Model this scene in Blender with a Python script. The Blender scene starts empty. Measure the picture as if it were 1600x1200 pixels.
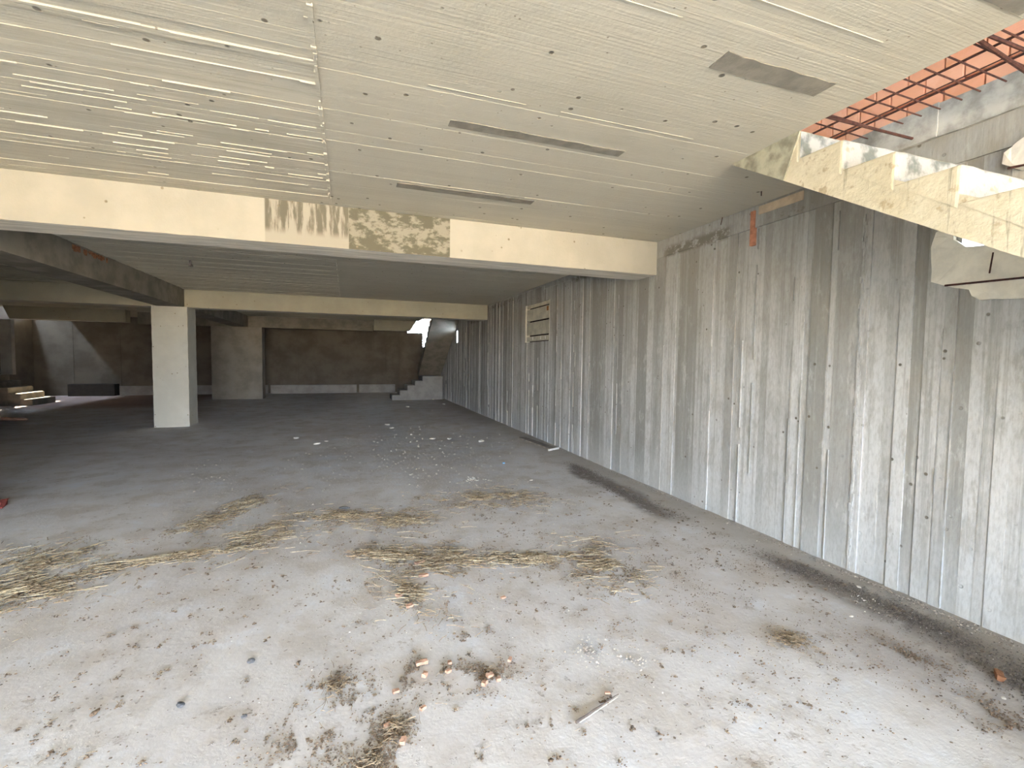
import bpy, bmesh, math, random
from mathutils import Vector, Matrix, noise
rnd = random.Random(7)
sc = bpy.context.scene
COL = sc.collection

# ------------------------------------------------------------------ camera
cam_d = bpy.data.cameras.new('camera'); cam = bpy.data.objects.new('camera', cam_d); COL.objects.link(cam)
cam_d.sensor_width = 36.0; cam_d.sensor_fit = 'HORIZONTAL'; cam_d.lens = 732.5 / 1600 * 36.0
cam_d.clip_start = 0.02; cam_d.clip_end = 500
YAW, PITCH, ROLL = .3394, -.0524, .0127
Fw = Vector((math.sin(YAW)*math.cos(PITCH), math.cos(YAW)*math.cos(PITCH), math.sin(PITCH)))
r0 = Vector((math.cos(YAW), -math.sin(YAW), 0)); u0 = r0.cross(Fw)
Rt = r0*math.cos(ROLL) + u0*math.sin(ROLL); Up = -r0*math.sin(ROLL) + u0*math.cos(ROLL)
M = Matrix(((Rt.x, Up.x, -Fw.x, 0), (Rt.y, Up.y, -Fw.y, 0), (Rt.z, Up.z, -Fw.z, 1.5), (0, 0, 0, 1)))
cam.matrix_world = M
sc.camera = cam

# ------------------------------------------------------------------ world, sun, exposure
w = bpy.data.worlds.new('sky'); sc.world = w; w.use_nodes = True
bg = w.node_tree.nodes['Background']
bg.inputs[0].default_value = (0.64, 0.79, 1.0, 1); bg.inputs[1].default_value = 79.0
sun_d = bpy.data.lights.new('sun', 'SUN'); sun = bpy.data.objects.new('sun', sun_d); COL.objects.link(sun)
sun_d.energy = 92.0; sun_d.angle = 0.01; sun_d.color = (1.0, 0.90, 0.72)
sun.rotation_euler = Vector((0.30, -0.62, -0.72)).normalized().to_track_quat('-Z', 'Y').to_euler()
sun.location = (0, 0, 20)
por_d = bpy.data.lights.new('opening_portal', 'AREA'); por = bpy.data.objects.new('opening_portal', por_d)
COL.objects.link(por); por_d.shape = 'RECTANGLE'; por_d.size = 6.5; por_d.size_y = 2.45; por_d.cycles.is_portal = True
por.location = (0.1, -6.5, 1.27); por.rotation_euler = (math.radians(90), 0, 0)
sc.view_settings.view_transform = 'Standard'; sc.view_settings.look = 'None'
sc.view_settings.gamma = 1.0; sc.view_settings.use_curve_mapping = False
sc.view_settings.exposure = 0.0
sc.cycles.max_bounces = 10; sc.cycles.diffuse_bounces = 8; sc.cycles.use_denoising = True
sc.cycles.sample_clamp_indirect = 12.0

# ------------------------------------------------------------------ helpers
def tag(o, label=None, cat=None, group=None, kind=None):
    if label: o['label'] = label
    if cat: o['category'] = cat
    if group: o['group'] = group
    if kind: o['kind'] = kind
    return o
def obj(name, me, mat=None, parent=None):
    if isinstance(me, bmesh.types.BMesh):
        bm = me; me = bpy.data.meshes.new(name); bm.to_mesh(me); bm.free()
    if mat is not None and not me.materials:
        me.materials.append(mat)
    o = bpy.data.objects.new(name, me); COL.objects.link(o)
    if parent is not None: o.parent = parent
    return o
def empty(name, loc=(0, 0, 0)):
    o = bpy.data.objects.new(name, None); COL.objects.link(o); o.location = loc; o.empty_display_size = .2
    return o
def add_box(bm, x0, x1, y0, y1, z0, z1, mi=0):
    v = [bm.verts.new(p) for p in ((x0,y0,z0),(x1,y0,z0),(x1,y1,z0),(x0,y1,z0),(x0,y0,z1),(x1,y0,z1),(x1,y1,z1),(x0,y1,z1))]
    fs = []
    for f in ((0,3,2,1),(4,5,6,7),(0,1,5,4),(1,2,6,5),(2,3,7,6),(3,0,4,7)):
        g = bm.faces.new([v[i] for i in f]); g.material_index = mi; fs.append(g)
    return v, fs
def box(name, x0, x1, y0, y1, z0, z1, mat, parent=None, bev=0.0, rough=0.0, cuts=0):
    bm = bmesh.new(); add_box(bm, x0, x1, y0, y1, z0, z1)
    if parent is not None:
        bmesh.ops.translate(bm, verts=bm.verts, vec=-Vector(parent.location))
    if cuts: bmesh.ops.subdivide_edges(bm, edges=bm.edges, cuts=cuts, use_grid_fill=True)
    if bev: bmesh.ops.bevel(bm, geom=[e for e in bm.edges if e.calc_face_angle(0) > .5], offset=bev, segments=2, affect='EDGES')
    if rough: jitter(bm, rough)
    return obj(name, bm, mat, parent)
def jitter(bm, a, s=9.0):
    for v in bm.verts:
        n = noise.noise_vector(v.co * s + Vector((3.1, 7.7, 1.3)))
        v.co += n * a
def prism_x(name, prof, x0, x1, mat, parent=None, bev=0.0, cuts=0, rough=0.0):
    """profile of (y, z) points extruded along x"""
    bm = bmesh.new()
    off = Vector(parent.location) if parent is not None else Vector((0, 0, 0))
    a = [bm.verts.new(Vector((x0, y, z)) - off) for y, z in prof]; b = [bm.verts.new(Vector((x1, y, z)) - off) for y, z in prof]
    n = len(prof)
    bm.faces.new(a); bm.faces.new(b[::-1])
    for i in range(n):
        bm.faces.new((a[i], b[i], b[(i+1) % n], a[(i+1) % n]))
    bmesh.ops.recalc_face_normals(bm, faces=bm.faces)
    if bev: bmesh.ops.bevel(bm, geom=list(bm.edges), offset=bev, segments=3, affect='EDGES', profile=.5)
    if rough: 
        bmesh.ops.triangulate(bm, faces=bm.faces)
        bmesh.ops.subdivide_edges(bm, edges=[e for e in bm.edges if e.calc_length() > .08], cuts=2)
        jitter(bm, rough, 14)
    return obj(name, bm, mat, parent)

# ------------------------------------------------------------------ materials
class NT:
    def __init__(s, name):
        s.m = bpy.data.materials.new(name); s.m.use_nodes = True; s.t = s.m.node_tree; s.t.nodes.clear()
        s.out = s.t.nodes.new('ShaderNodeOutputMaterial'); s.b = s.t.nodes.new('ShaderNodeBsdfPrincipled')
        s.t.links.new(s.b.outputs[0], s.out.inputs[0])
        s.b.inputs['Roughness'].default_value = .9; s.b.inputs['Specular IOR Level'].default_value = .25
        s.geo = s.t.nodes.new('ShaderNodeNewGeometry')
        s.pos = s.geo.outputs['Position']
    def n(s, t, **k):
        x = s.t.nodes.new(t)
        for a, v in k.items(): setattr(x, a, v)
        return x
    def l(s, a, b): s.t.links.new(a, b)
    def inp(s, sock, v):
        if hasattr(v, 'is_linked'): s.l(v, sock)
        elif v is not None: sock.default_value = v
    def math(s, op, a, b=None, c=None, clamp=False):
        x = s.n('ShaderNodeMath', operation=op, use_clamp=clamp)
        s.inp(x.inputs[0], a); s.inp(x.inputs[1], b)
        if c is not None: s.inp(x.inputs[2], c)
        return x.outputs[0]
    def scale(s, sc_, vec=None):
        x = s.n('ShaderNodeVectorMath', operation='MULTIPLY'); s.l(vec or s.pos, x.inputs[0]); x.inputs[1].default_value = sc_
        return x.outputs[0]
    def noise(s, scale=(1, 1, 1), det=4, rough=.6, vec=None, dist=0):
        x = s.n('ShaderNodeTexNoise'); x.inputs['Scale'].default_value = 1
        x.inputs['Detail'].default_value = det; x.inputs['Roughness'].default_value = rough; x.inputs['Distortion'].default_value = dist
        if isinstance(scale, (int, float)): scale = (scale,)*3
        s.l(s.scale(scale, vec), x.inputs['Vector']); return x.outputs[0]
    def vor(s, scale, out='Distance', feature='F1', rnd_=1.0):
        x = s.n('ShaderNodeTexVoronoi', feature=feature); x.inputs['Scale'].default_value = 1; x.inputs['Randomness'].default_value = rnd_
        if isinstance(scale, (int, float)): scale = (scale,)*3
        s.l(s.scale(scale), x.inputs['Vector']); return x.outputs[out]
    def ramp(s, v, lo, hi, a=0.0, b=1.0, smooth=True):
        x = s.n('ShaderNodeMapRange', interpolation_type='SMOOTHSTEP' if smooth else 'LINEAR')
        x.inputs[1].default_value = lo; x.inputs[2].default_value = hi; x.inputs[3].default_value = a; x.inputs[4].default_value = b
        s.l(v, x.inputs[0]); return x.outputs[0]
    def mix(s, f, a, b, mode='MIX'):
        x = s.n('ShaderNodeMix', data_type='RGBA', blend_type=mode)
        s.inp(x.inputs[0], f)
        for sock, v in ((x.inputs[6], a), (x.inputs[7], b)):
            if isinstance(v, tuple): sock.default_value = (*v, 1) if len(v) == 3 else v
            else: s.l(v, sock)
        return x.outputs[2]
    def attr(s, name):
        x = s.n('ShaderNodeAttribute', attribute_name=name); return x.outputs['Fac']
    def sep(s):
        x = s.n('ShaderNodeSeparateXYZ'); s.l(s.pos, x.inputs[0]); return x.outputs
    def bump(s, h, strength=.5, dist=.01):
        x = s.n('ShaderNodeBump'); x.inputs['Strength'].default_value = strength; x.inputs['Distance'].default_value = dist
        s.l(h, x.inputs['Height']); s.l(x.outputs[0], s.b.inputs['Normal'])
    def col(s, c): s.l(c, s.b.inputs['Base Color']); return s.m
def mul(c, k): return tuple(min(1, v*k) for v in c)

def plain(name, c, var=.12, sc_=8, rough=.9, bump=.3):
    t = NT(name); n = t.noise(sc_, 5)
    c2 = t.mix(t.ramp(n, .35, .65), mul(c, 1-var), mul(c, 1+var))
    t.b.inputs['Roughness'].default_value = rough
    t.bump(t.noise(sc_*6, 3), bump, .004); return t.col(c2)

def m_wall():
    t = NT('board_marked_wall_concrete')
    tone = t.attr('tone')
    streak = t.noise((1.5, 22, .28), 6, .7)
    streak2 = t.noise((1, 14, .3), 4, .65)
    blot = t.noise(1.3, 5)
    c = t.mix(t.ramp(tone, 0.05, .95), (.34, .335, .315), (.64, .64, .635))
    c = t.mix(t.math('MULTIPLY', t.ramp(streak, .49, .66), .55), c, (.27, .26, .235))
    c = t.mix(t.math('MULTIPLY', t.ramp(streak2, .56, .74), .45), c, (.70, .69, .67))
    c = t.mix(t.math('MULTIPLY', t.ramp(blot, .5, .75), .3), c, (.36, .33, .27))
    mot = t.noise((5, 9, 3), 6, .72)
    c = t.mix(t.math('MULTIPLY', t.ramp(mot, .50, .62), .42), c, (.30, .285, .25))
    c = t.mix(t.math('MULTIPLY', t.ramp(mot, .46, .36), .35), c, (.72, .72, .71))
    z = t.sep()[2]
    # brown stain and duller light towards the top painted into the colour, paler foot
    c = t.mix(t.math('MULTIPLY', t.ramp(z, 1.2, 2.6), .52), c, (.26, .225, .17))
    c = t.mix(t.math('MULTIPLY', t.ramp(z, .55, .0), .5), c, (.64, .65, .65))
    # dark mould on the smooth top band
    _, y, _ = t.sep()
    mo = t.noise((1, 13, 16), 5, .7)
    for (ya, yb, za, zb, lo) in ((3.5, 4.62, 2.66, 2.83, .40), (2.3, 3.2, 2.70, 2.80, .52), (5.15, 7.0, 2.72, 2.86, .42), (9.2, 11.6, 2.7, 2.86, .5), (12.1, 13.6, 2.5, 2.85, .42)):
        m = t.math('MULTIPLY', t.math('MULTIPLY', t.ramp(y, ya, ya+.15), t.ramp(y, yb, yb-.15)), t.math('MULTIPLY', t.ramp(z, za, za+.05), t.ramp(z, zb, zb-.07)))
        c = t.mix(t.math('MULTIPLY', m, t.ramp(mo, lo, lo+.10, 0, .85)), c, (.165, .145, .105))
    pores = t.vor((9, 9, 9)); pm = t.ramp(pores, .12, .07)
    c = t.mix(t.math('MULTIPLY', pm, t.ramp(t.noise(3), .45, .55)), c, (.15, .13, .10))
    fine = t.noise((20, 60, 20), 4)
    c = t.mix(t.math('MULTIPLY', t.ramp(fine, .4, .7), .25), c, (.22, .21, .19))
    h = t.math('ADD', t.math('MULTIPLY', fine, .5), t.math('ADD', t.math('MULTIPLY', streak, .8), t.math('MULTIPLY', pm, -.8)))
    t.bump(h, .45, .008); return t.col(c)

def m_ceiling():
    t = NT('board_marked_ceiling_concrete')
    tone = t.attr('tone'); rag = t.attr('ragged')
    gr = t.noise((.5, 16, 1), 7, .72, dist=.15)
    gr2 = t.noise((1.6, 60, 1), 4, .6)
    c = t.mix(tone, (.455, .415, .33), (.54, .495, .40))
    k = t.ramp(rag, 0, 1, .08, .85, False)
    c = t.mix(t.math('MULTIPLY', t.ramp(gr, .50, .66), k), c, (.41, .37, .29))
    c = t.mix(t.math('MULTIPLY', t.ramp(gr2, .56, .68), k), c, (.66, .61, .50))
    bl = t.noise(.9, 4)
    c = t.mix(t.math('MULTIPLY', t.ramp(bl, .5, .72), .32), c, (.40, .36, .27))
    pores = t.vor((6.3, 6.3, 1)); pm = t.math('MULTIPLY', t.ramp(pores, .105, .06), t.ramp(t.noise(1.7), .38, .44))
    c = t.mix(pm, c, (.17, .145, .11))
    p2 = t.vor((15, 15, 1)); pm2 = t.math('MULTIPLY', t.ramp(p2, .10, .05), t.ramp(t.noise(2.3), .5, .6))
    c = t.mix(pm2, c, (.24, .20, .15))
    fine = t.noise(45, 4)
    h = t.math('ADD', t.math('MULTIPLY', fine, .35), t.math('ADD', t.math('MULTIPLY', gr2, .7), t.math('MULTIPLY', pm, -1)))
    t.bump(h, .45, .01); return t.col(c)

def m_beam(name, base, patches=False):
    t = NT(name); x, y, z = t.sep()
    n = t.noise(2.2, 5); fine = t.noise(50, 4)
    c = t.mix(t.ramp(n, .35, .7), mul(base, .93), mul(base, 1.06))
    if patches:
        st = t.noise((16, 3, 2.2), 5, .65); bl = t.noise((7, 7, 12), 5, .65)
        up = t.ramp(z, 2.58, 2.66)
        a = t.math('MULTIPLY', t.ramp(x, -.68, -.665), t.ramp(x, .03, .02))
        c = t.mix(a, c, t.mix(t.math('MULTIPLY', t.ramp(st, .42, .56), up), (.39, .35, .28), (.17, .15, .11)))
        b = t.math('MULTIPLY', t.ramp(x, .022, .03), t.ramp(x, .985, .975))
        c = t.mix(b, c, t.mix(t.ramp(bl, .46, .58), (.145, .13, .09), (.31, .28, .215)))
    sp = t.vor(9.0); pm = t.math('MULTIPLY', t.ramp(sp, .13, .07), t.ramp(t.noise(2), .47, .55))
    c = t.mix(pm, c, (.25, .21, .14))
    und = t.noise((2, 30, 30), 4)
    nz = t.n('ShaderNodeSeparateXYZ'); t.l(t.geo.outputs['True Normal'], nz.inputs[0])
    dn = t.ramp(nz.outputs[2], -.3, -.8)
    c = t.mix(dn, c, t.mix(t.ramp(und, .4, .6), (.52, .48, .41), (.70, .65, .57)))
    t.bump(t.math('ADD', t.math('MULTIPLY', fine, .5), t.math('MULTIPLY', pm, -1)), .35, .006)
    return t.col(c)

def m_stair():
    t = NT('cream_stair_concrete'); x, y, z = t.sep()
    n = t.noise(3.5, 5); st = t.noise((5, 22, 1.3), 5, .65)
    c = t.mix(t.ramp(n, .35, .65), (.60, .53, .38), (.72, .65, .50))
    c = t.mix(t.math('MULTIPLY', t.ramp(st, .60, .68), .75), c, (.30, .26, .18))
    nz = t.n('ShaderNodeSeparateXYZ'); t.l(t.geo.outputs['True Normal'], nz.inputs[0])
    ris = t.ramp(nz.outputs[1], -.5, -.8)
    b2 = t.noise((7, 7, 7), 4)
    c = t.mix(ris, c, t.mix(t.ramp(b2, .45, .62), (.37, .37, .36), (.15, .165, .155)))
    c = t.mix(t.math('MULTIPLY', t.ramp(t.noise(13, 4), .60, .70), .6), c, (.33, .23, .12))
    t.bump(t.noise(30, 5), .5, .01); return t.col(c)

def m_floor():
    t = NT('dusty_concrete_floor'); x, y, z = t.sep()
    n1 = t.noise(.55, 6, .6); n2 = t.noise(2.6, 6, .65); fine = t.noise(40, 5, .7); sc2 = t.noise((2, 14, 1), 4)
    c = t.mix(t.ramp(n1, .35, .65), (.565, .535, .525), (.66, .64, .635))
    c = t.mix(t.math('MULTIPLY', t.ramp(n2, .47, .64), .6), c, (.47, .42, .37))
    c = t.mix(t.math('MULTIPLY', t.ramp(n2, .45, .32), .7), c, (.68, .69, .73))
    # trodden-in dirt : darker, brown, deeper in the hall
    far = t.ramp(y, 5.0, 11.0)
    # damp soot strip along the right wall
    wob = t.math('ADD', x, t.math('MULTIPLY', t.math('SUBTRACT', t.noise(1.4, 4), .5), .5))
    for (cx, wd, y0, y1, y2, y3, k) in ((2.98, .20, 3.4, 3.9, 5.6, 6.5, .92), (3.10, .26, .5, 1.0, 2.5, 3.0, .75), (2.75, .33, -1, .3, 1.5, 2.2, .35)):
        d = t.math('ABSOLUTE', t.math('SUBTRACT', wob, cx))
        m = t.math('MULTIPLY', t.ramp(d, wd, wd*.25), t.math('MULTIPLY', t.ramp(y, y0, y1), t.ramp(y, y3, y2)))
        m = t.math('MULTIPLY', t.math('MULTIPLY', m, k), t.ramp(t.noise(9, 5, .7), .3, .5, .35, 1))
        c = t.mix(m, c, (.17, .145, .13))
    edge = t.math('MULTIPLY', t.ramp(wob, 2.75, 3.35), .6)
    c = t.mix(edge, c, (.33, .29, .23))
    sm = t.math('MULTIPLY', t.ramp(t.noise(8, 7, .75), .57, .66), t.ramp(t.noise(1.2, 3), .42, .6))
    c = t.mix(t.math('MULTIPLY', sm, .55), c, (.27, .21, .16))
    sm2 = t.math('MULTIPLY', t.ramp(t.noise(24, 6, .7), .58, .66), t.ramp(t.noise(2.6, 5), .44, .58))
    c = t.mix(t.math('MULTIPLY', sm2, .6), c, (.22, .17, .13))
    red = t.math('MULTIPLY', t.math('MULTIPLY', t.ramp(y, 15.5, 17), t.ramp(x, -4.2, -5.2)), .55)
    c = t.mix(red, c, (.26, .12, .08))
    # pale arc across the middle of the floor
    dd = t.math('SUBTRACT', y, t.math('SUBTRACT', 8.75, t.math('MULTIPLY', t.math('POWER', t.math('SUBTRACT', x, .5), 2.0), .16)))
    dd = t.math('ADD', dd, t.math('MULTIPLY', t.math('SUBTRACT', t.noise(.9), .5), 1.2))
    arc = t.math('MULTIPLY', t.ramp(t.math('ABSOLUTE', dd), .22, .03), t.math('MULTIPLY', t.ramp(x, 2.9, 2.2), t.ramp(t.noise(.8, 3), .42, .58)))
    c = t.mix(t.math('MULTIPLY', arc, .55), c, (.62, .62, .62))
    h = t.math('ADD', t.math('MULTIPLY', fine, .4), t.math('ADD', n2, t.math('MULTIPLY', sm2, .5)))
    t.bump(h, .5, .012); t.b.inputs['Roughness'].default_value = .85
    return t.col(c)

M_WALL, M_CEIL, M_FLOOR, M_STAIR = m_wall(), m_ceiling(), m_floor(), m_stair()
M_BEAM1 = m_beam('cream_beam_concrete_patched', (.45, .41, .33), True)
M_BEAM = m_beam('cream_beam_concrete', (.39, .36, .275))
M_COLM = m_beam('column_concrete', (.56, .55, .49))
M_DARKC = plain('grey_brown_concrete', (.23, .205, .165), .2, 3)
M_PIER = plain('pier_concrete', (.27, .245, .205), .15, 2)
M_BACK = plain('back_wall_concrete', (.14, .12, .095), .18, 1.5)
M_PLINTH = plain('pale_plinth_concrete', (.30, .29, .275), .12, 3)
M_PATCH = plain('grey_mortar_patch', (.235, .21, .17), .14, 10)
M_PATCHW = plain('pale_mortar', (.66, .61, .52), .1, 7)
M_GREYHEAD = plain('weathered_grey_green_concrete', (.34, .32, .24), .35, 9)
M_CURB = plain('stained_edge_concrete', (.34, .315, .27), .28, 8)
M_REBAR = plain('rusty_rebar', (.075, .030, .022), .3, 40, .75)
M_MORTAR = plain('brick_mortar', (.62, .55, .50), .1, 15)
M_STRAW = plain('dry_straw', (.41, .335, .22), .35, 60, .8, .1)
M_STRAW2 = plain('brown_straw', (.24, .18, .115), .35, 60, .85, .1)
M_LITTER = plain('brown_leaf_litter', (.16, .115, .08), .45, 70, .9, .1)
M_GRIT = plain('grey_grit', (.36, .32, .28), .5, 50)
M_SOOT = plain('black_dirt', (.135, .115, .10), .5, 60)
M_CHIP = plain('broken_brick_clay', (.43, .26, .18), .18, 25)
M_STONE = plain('pale_stone', (.72, .69, .63), .1, 20)
M_BLUE = plain('blue_plastic', (.22, .42, .62), .05, 10, .4, 0)
M_DGREY = plain('slate_grey_stone', (.13, .13, .135), .15, 30)
M_WOOD = plain('grey_brown_wood', (.12, .095, .08), .3, 20)
M_REDW = plain('red_brown_wood', (.50, .22, .13), .2, 15)
M_WIN = plain('pale_window_board', (.56, .52, .42), .12, 7)
M_DARK = plain('dark_gap', (.05, .042, .035), .1, 5)
M_GROUND = plain('sandy_ground', (.50, .385, .25), .15, .5)
M_FACADE = plain('ochre_render', (.62, .47, .30), .08, .5)
def m_brick():
    t = NT('orange_hollow_brick')
    oi = t.n('ShaderNodeObjectInfo')
    c = t.mix(oi.outputs['Random'], (.72, .31, .16), (.80, .42, .27))
    c = t.mix(t.ramp(t.noise(14, 4), .45, .7), c, (.76, .36, .22))
    t.bump(t.noise((5, 5, 160), 2), .3, .004); return t.col(c)
M_BRICK = m_brick()

# ------------------------------------------------------------------ constants of the building
W = 3.45; H = 2.89; HB = 2.51; SLAB = .20
Y_OPEN = -6.4

# ------------------------------------------------------------------ floor and ground
def add_tone(me, vals, name='tone'):
    a = me.attributes.new(name, 'FLOAT', 'FACE'); a.data.foreach_set('value', vals)
def make_floor():
    bm = bmesh.new(); nx, ny = 70, 130
    x0, x1, y0, y1 = -10.6, W+.2, Y_OPEN - .3, 21.6
    vs = [[bm.verts.new((x0+(x1-x0)*i/nx, y0+(y1-y0)*j/ny, 0)) for i in range(nx+1)] for j in range(ny+1)]
    for row in vs:
        for v in row:
            v.co.z = .006*noise.noise(Vector((v.co.x*.8, v.co.y*.8, 0))) - .006
    for j in range(ny):
        for i in range(nx): bm.faces.new((vs[j][i], vs[j][i+1], vs[j+1][i+1], vs[j+1][i]))
    for f in bm.faces: f.smooth = True
    return tag(obj('floor', bm, M_FLOOR), kind='structure')
make_floor()
g = box('ground_outside', -60, 60, -60, Y_OPEN-.3, -.3, -.02, M_GROUND); tag(g, kind='structure')
g = box('ground_behind', -60, 60, 21.62, 70, -.3, -.02, M_GROUND); tag(g, kind='structure')
fa = box('wall_opposite', -20, 18, -26.5, -26, -.1, 2.5, M_FACADE); tag(fa, kind='structure')

# ------------------------------------------------------------------ right wall : cast against vertical boards
def wall_strips():
    me = bpy.data.meshes.new('wall_right'); V, Fc, T = [], [], []
    def bx(x0, x1, y0, y1, z0, z1, t):
        b = len(V); V.extend(((x0,y0,z0),(x1,y0,z0),(x1,y1,z0),(x0,y1,z0),(x0,y0,z1),(x1,y0,z1),(x1,y1,z1),(x0,y1,z1)))
        for f in ((0,3,2,1),(4,5,6,7),(0,1,5,4),(1,2,6,5),(2,3,7,6),(3,0,4,7)): Fc.append([b+i for i in f]); T.append(t)
    seams = [1.571,1.627,1.70,1.777,1.841,1.943,2.015,2.09,2.169,2.286,2.348,2.526,2.576,2.718,2.779,2.877,3.115,3.188,3.258,3.389,3.488,3.583,3.778,3.988,4.28]
    ys = [Y_OPEN]
    while ys[-1] < 1.45: ys.append(ys[-1] + rnd.uniform(.08, .15))
    ys[-1] = 1.5; ys += seams
    while ys[-1] < 21.4: ys.append(ys[-1] + rnd.choice((.05, .09, .11, .12, .14, .2)))
    prev = .5
    for a, b in zip(ys, ys[1:]):
        t = min(1, max(0, rnd.gauss(.55, .28)))
        if abs(t-prev) < .15: t = (t + .4) % 1
        prev = t
        d = rnd.uniform(-.007, .007)
        top = 2.70 if a < 4.6 else (2.80 if a < 8 else 2.86)
        if a < 3.0: top = 2.71
        cuts = [(-.05, top)]
        c = (a + b)/2
        if 7.8 < c < 8.96: cuts = [(-.05, 1.845), (2.585, top)]
        if 1.60 < c < 1.80: cuts = [(-.05, 2.16), (2.34, top)]
        if 15.05 < c < 15.4 : cuts = [(-.05, 2.03), (2.42, top)]
        for z0, z1 in cuts: bx(W+d, W+.22, a, b, z0, z1, t)
        # fins of grout left in the joints between boards
        if rnd.random() < .35:
            z = 0
            while z < top - .15:
                l = rnd.uniform(.15, .9); z1 = min(top, z + l)
                if not (7.7 < b < 9.05 and z1 > 1.7) and rnd.random() < .6:
                    bx(W-rnd.uniform(.007, .010), W+.02, b-.002, b+.002, z, z1, rnd.uniform(.1, .6))
                z = z1 + rnd.uniform(.02, .4)
    # upper pour, a smoother band that stands a little proud
    y = Y_OPEN
    while y < 21.4:
        l = 2.4; y1 = min(y + l, 21.4)
        top = 2.70 if y < 4.6 else (2.80 if y < 8 else 2.86)
        bx(W-.012, W+.22, y, y1, top, H + SLAB, .3 if y < 2.5 else .65); y = y1
    # the ragged wide grout run at y ~2.35
    for k in range(170):
        z = rnd.uniform(0, 2.5); y_ = 2.335+rnd.gauss(0, .006)
        bx(W-.007-rnd.uniform(0, .004), W, y_-rnd.uniform(.002, .009), y_+rnd.uniform(.002, .009), z, z+rnd.uniform(.01, .07), rnd.uniform(.6, 1))
    me.from_pydata(V, [], Fc); add_tone(me, T)
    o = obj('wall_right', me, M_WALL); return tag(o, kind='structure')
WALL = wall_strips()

# stained joint above the boards
def blot_strip(name, pts_fn, mat, parent=None):
    pass

# ------------------------------------------------------------------ ceiling slab, cast on boards that run along X
def ceiling():
    me = bpy.data.meshes.new('ceiling'); V, Fc, T, Rg = [], [], [], []
    def bx(x0, x1, y0, y1, z0, z1, t, r):
        b = len(V); V.extend(((x0,y0,z0),(x1,y0,z0),(x1,y1,z0),(x0,y1,z0),(x0,y0,z1),(x1,y0,z1),(x1,y1,z1),(x0,y1,z1)))
        for f in ((0,3,2,1),(4,5,6,7),(0,1,5,4),(1,2,6,5),(2,3,7,6),(3,0,4,7)): Fc.append([b+i for i in f]); T.append(t); Rg.append(r)
    marks = {Y_OPEN, 2.66, 15.2, 21.4}
    y = Y_OPEN; ys = [y]
    stops = [-1.2, 2.66, 15.2, 21.4]
    while y < 21.4:
        y2 = y + rnd.choice((.045, .06, .08, .1, .12))
        for s in stops:
            if y < s < y2 + .03: y2 = s
        ys.append(y2); y = y2
    SX = -.13
    for a, b in zip(ys, ys[1:]):
        c = (a+b)/2
        xr = 2.57 if (-1.2 < c < 2.66 or c > 15.2) else W
        if c > 18.0: xr = 2.5
        xl = -9.45 if c > 18.5 else -10.5
        tl = rnd.random()
        bx(xl, SX+rnd.uniform(-.012, .012), a, b, H+rnd.uniform(-.0045, .0035), H+SLAB, .1+.8*tl, 1.0)
        bx(SX+.0, xr, a, b, H+rnd.uniform(-.001, .001), H+SLAB, .35+.3*rnd.random(), .22)
        # fins of grout between the boards
        if c < 5 and rnd.random() < .85:
            x = -6.0
            while x < SX:
                l = rnd.uniform(.04, .45); x1 = min(SX, x+l)
                if rnd.random() < .55:
                    o_ = rnd.uniform(-.003, .003)
                    bx(x, x1, b-.0015+o_, b+.001+o_+rnd.uniform(0, .003), H-rnd.uniform(.001, .009), H+.01, rnd.uniform(.3, 1), .7)
                x = x1+rnd.choice((0, 0, .1, .3))
        if c < 5 and rnd.random() < .16:
            x = SX + rnd.uniform(0, .6)
            while x < 2.4:
                l = rnd.uniform(.3, 1.2); x1 = min(2.5, x+l)
                if rnd.random() < .5: bx(x, x1, b-.0012, b+.0018, H-.003, H+.01, .8, .2)
                x = x1+rnd.uniform(.1, .6)
    # ragged joint between the two shuttering fields
    y = Y_OPEN
    while y < 4.66:
        l = rnd.uniform(.03, .1); d = rnd.uniform(.004, .018)
        bx(SX-.004-rnd.uniform(0,.01), SX+.004+rnd.uniform(0, .008), y, y+l, H-d, H+.01, rnd.random(), .9); y += l
    me.from_pydata(V, [], Fc); add_tone(me, T); add_tone(me, Rg, 'ragged')
    return tag(obj('ceiling', me, M_CEIL), kind='structure')
CEIL = ceiling()
def patch(x0, x1, y0, y1, lab):
    bm = bmesh.new(); n = 14
    lo = [bm.verts.new((x0+(x1-x0)*i/n, y0+rnd.uniform(-.006, .006), H-.0045)) for i in range(n+1)]
    hi = [bm.verts.new((x0+(x1-x0)*i/n, y1+rnd.uniform(-.002, .002), H-.0045)) for i in range(n+1)]
    for i in range(n): bm.faces.new((lo[i], hi[i], hi[i+1], lo[i+1]))
    bmesh.ops.recalc_face_normals(bm, faces=bm.faces)
    r = bmesh.ops.extrude_face_region(bm, geom=list(bm.faces))
    for v in r['geom']:
        if isinstance(v, bmesh.types.BMVert): v.co.z += .006
    bmesh.ops.recalc_face_normals(bm, faces=bm.faces)
    o = obj('mortar_patch', bm, M_PATCH, CEIL); o['label'] = lab; return o
patch(.58, 1.75, 2.765, 2.845, 'long thin grey mortar patch in the middle of the ceiling')
patch(.387, 1.56, 3.885, 3.985, 'long thin grey mortar patch nearest the beam')
patch(1.62, 2.30, 1.735, 1.855, 'short wide grey mortar patch near the stair opening')
patch(1.75, 2.52, 1.03, 1.16, 'grey mortar patch at the picture corner')

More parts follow.
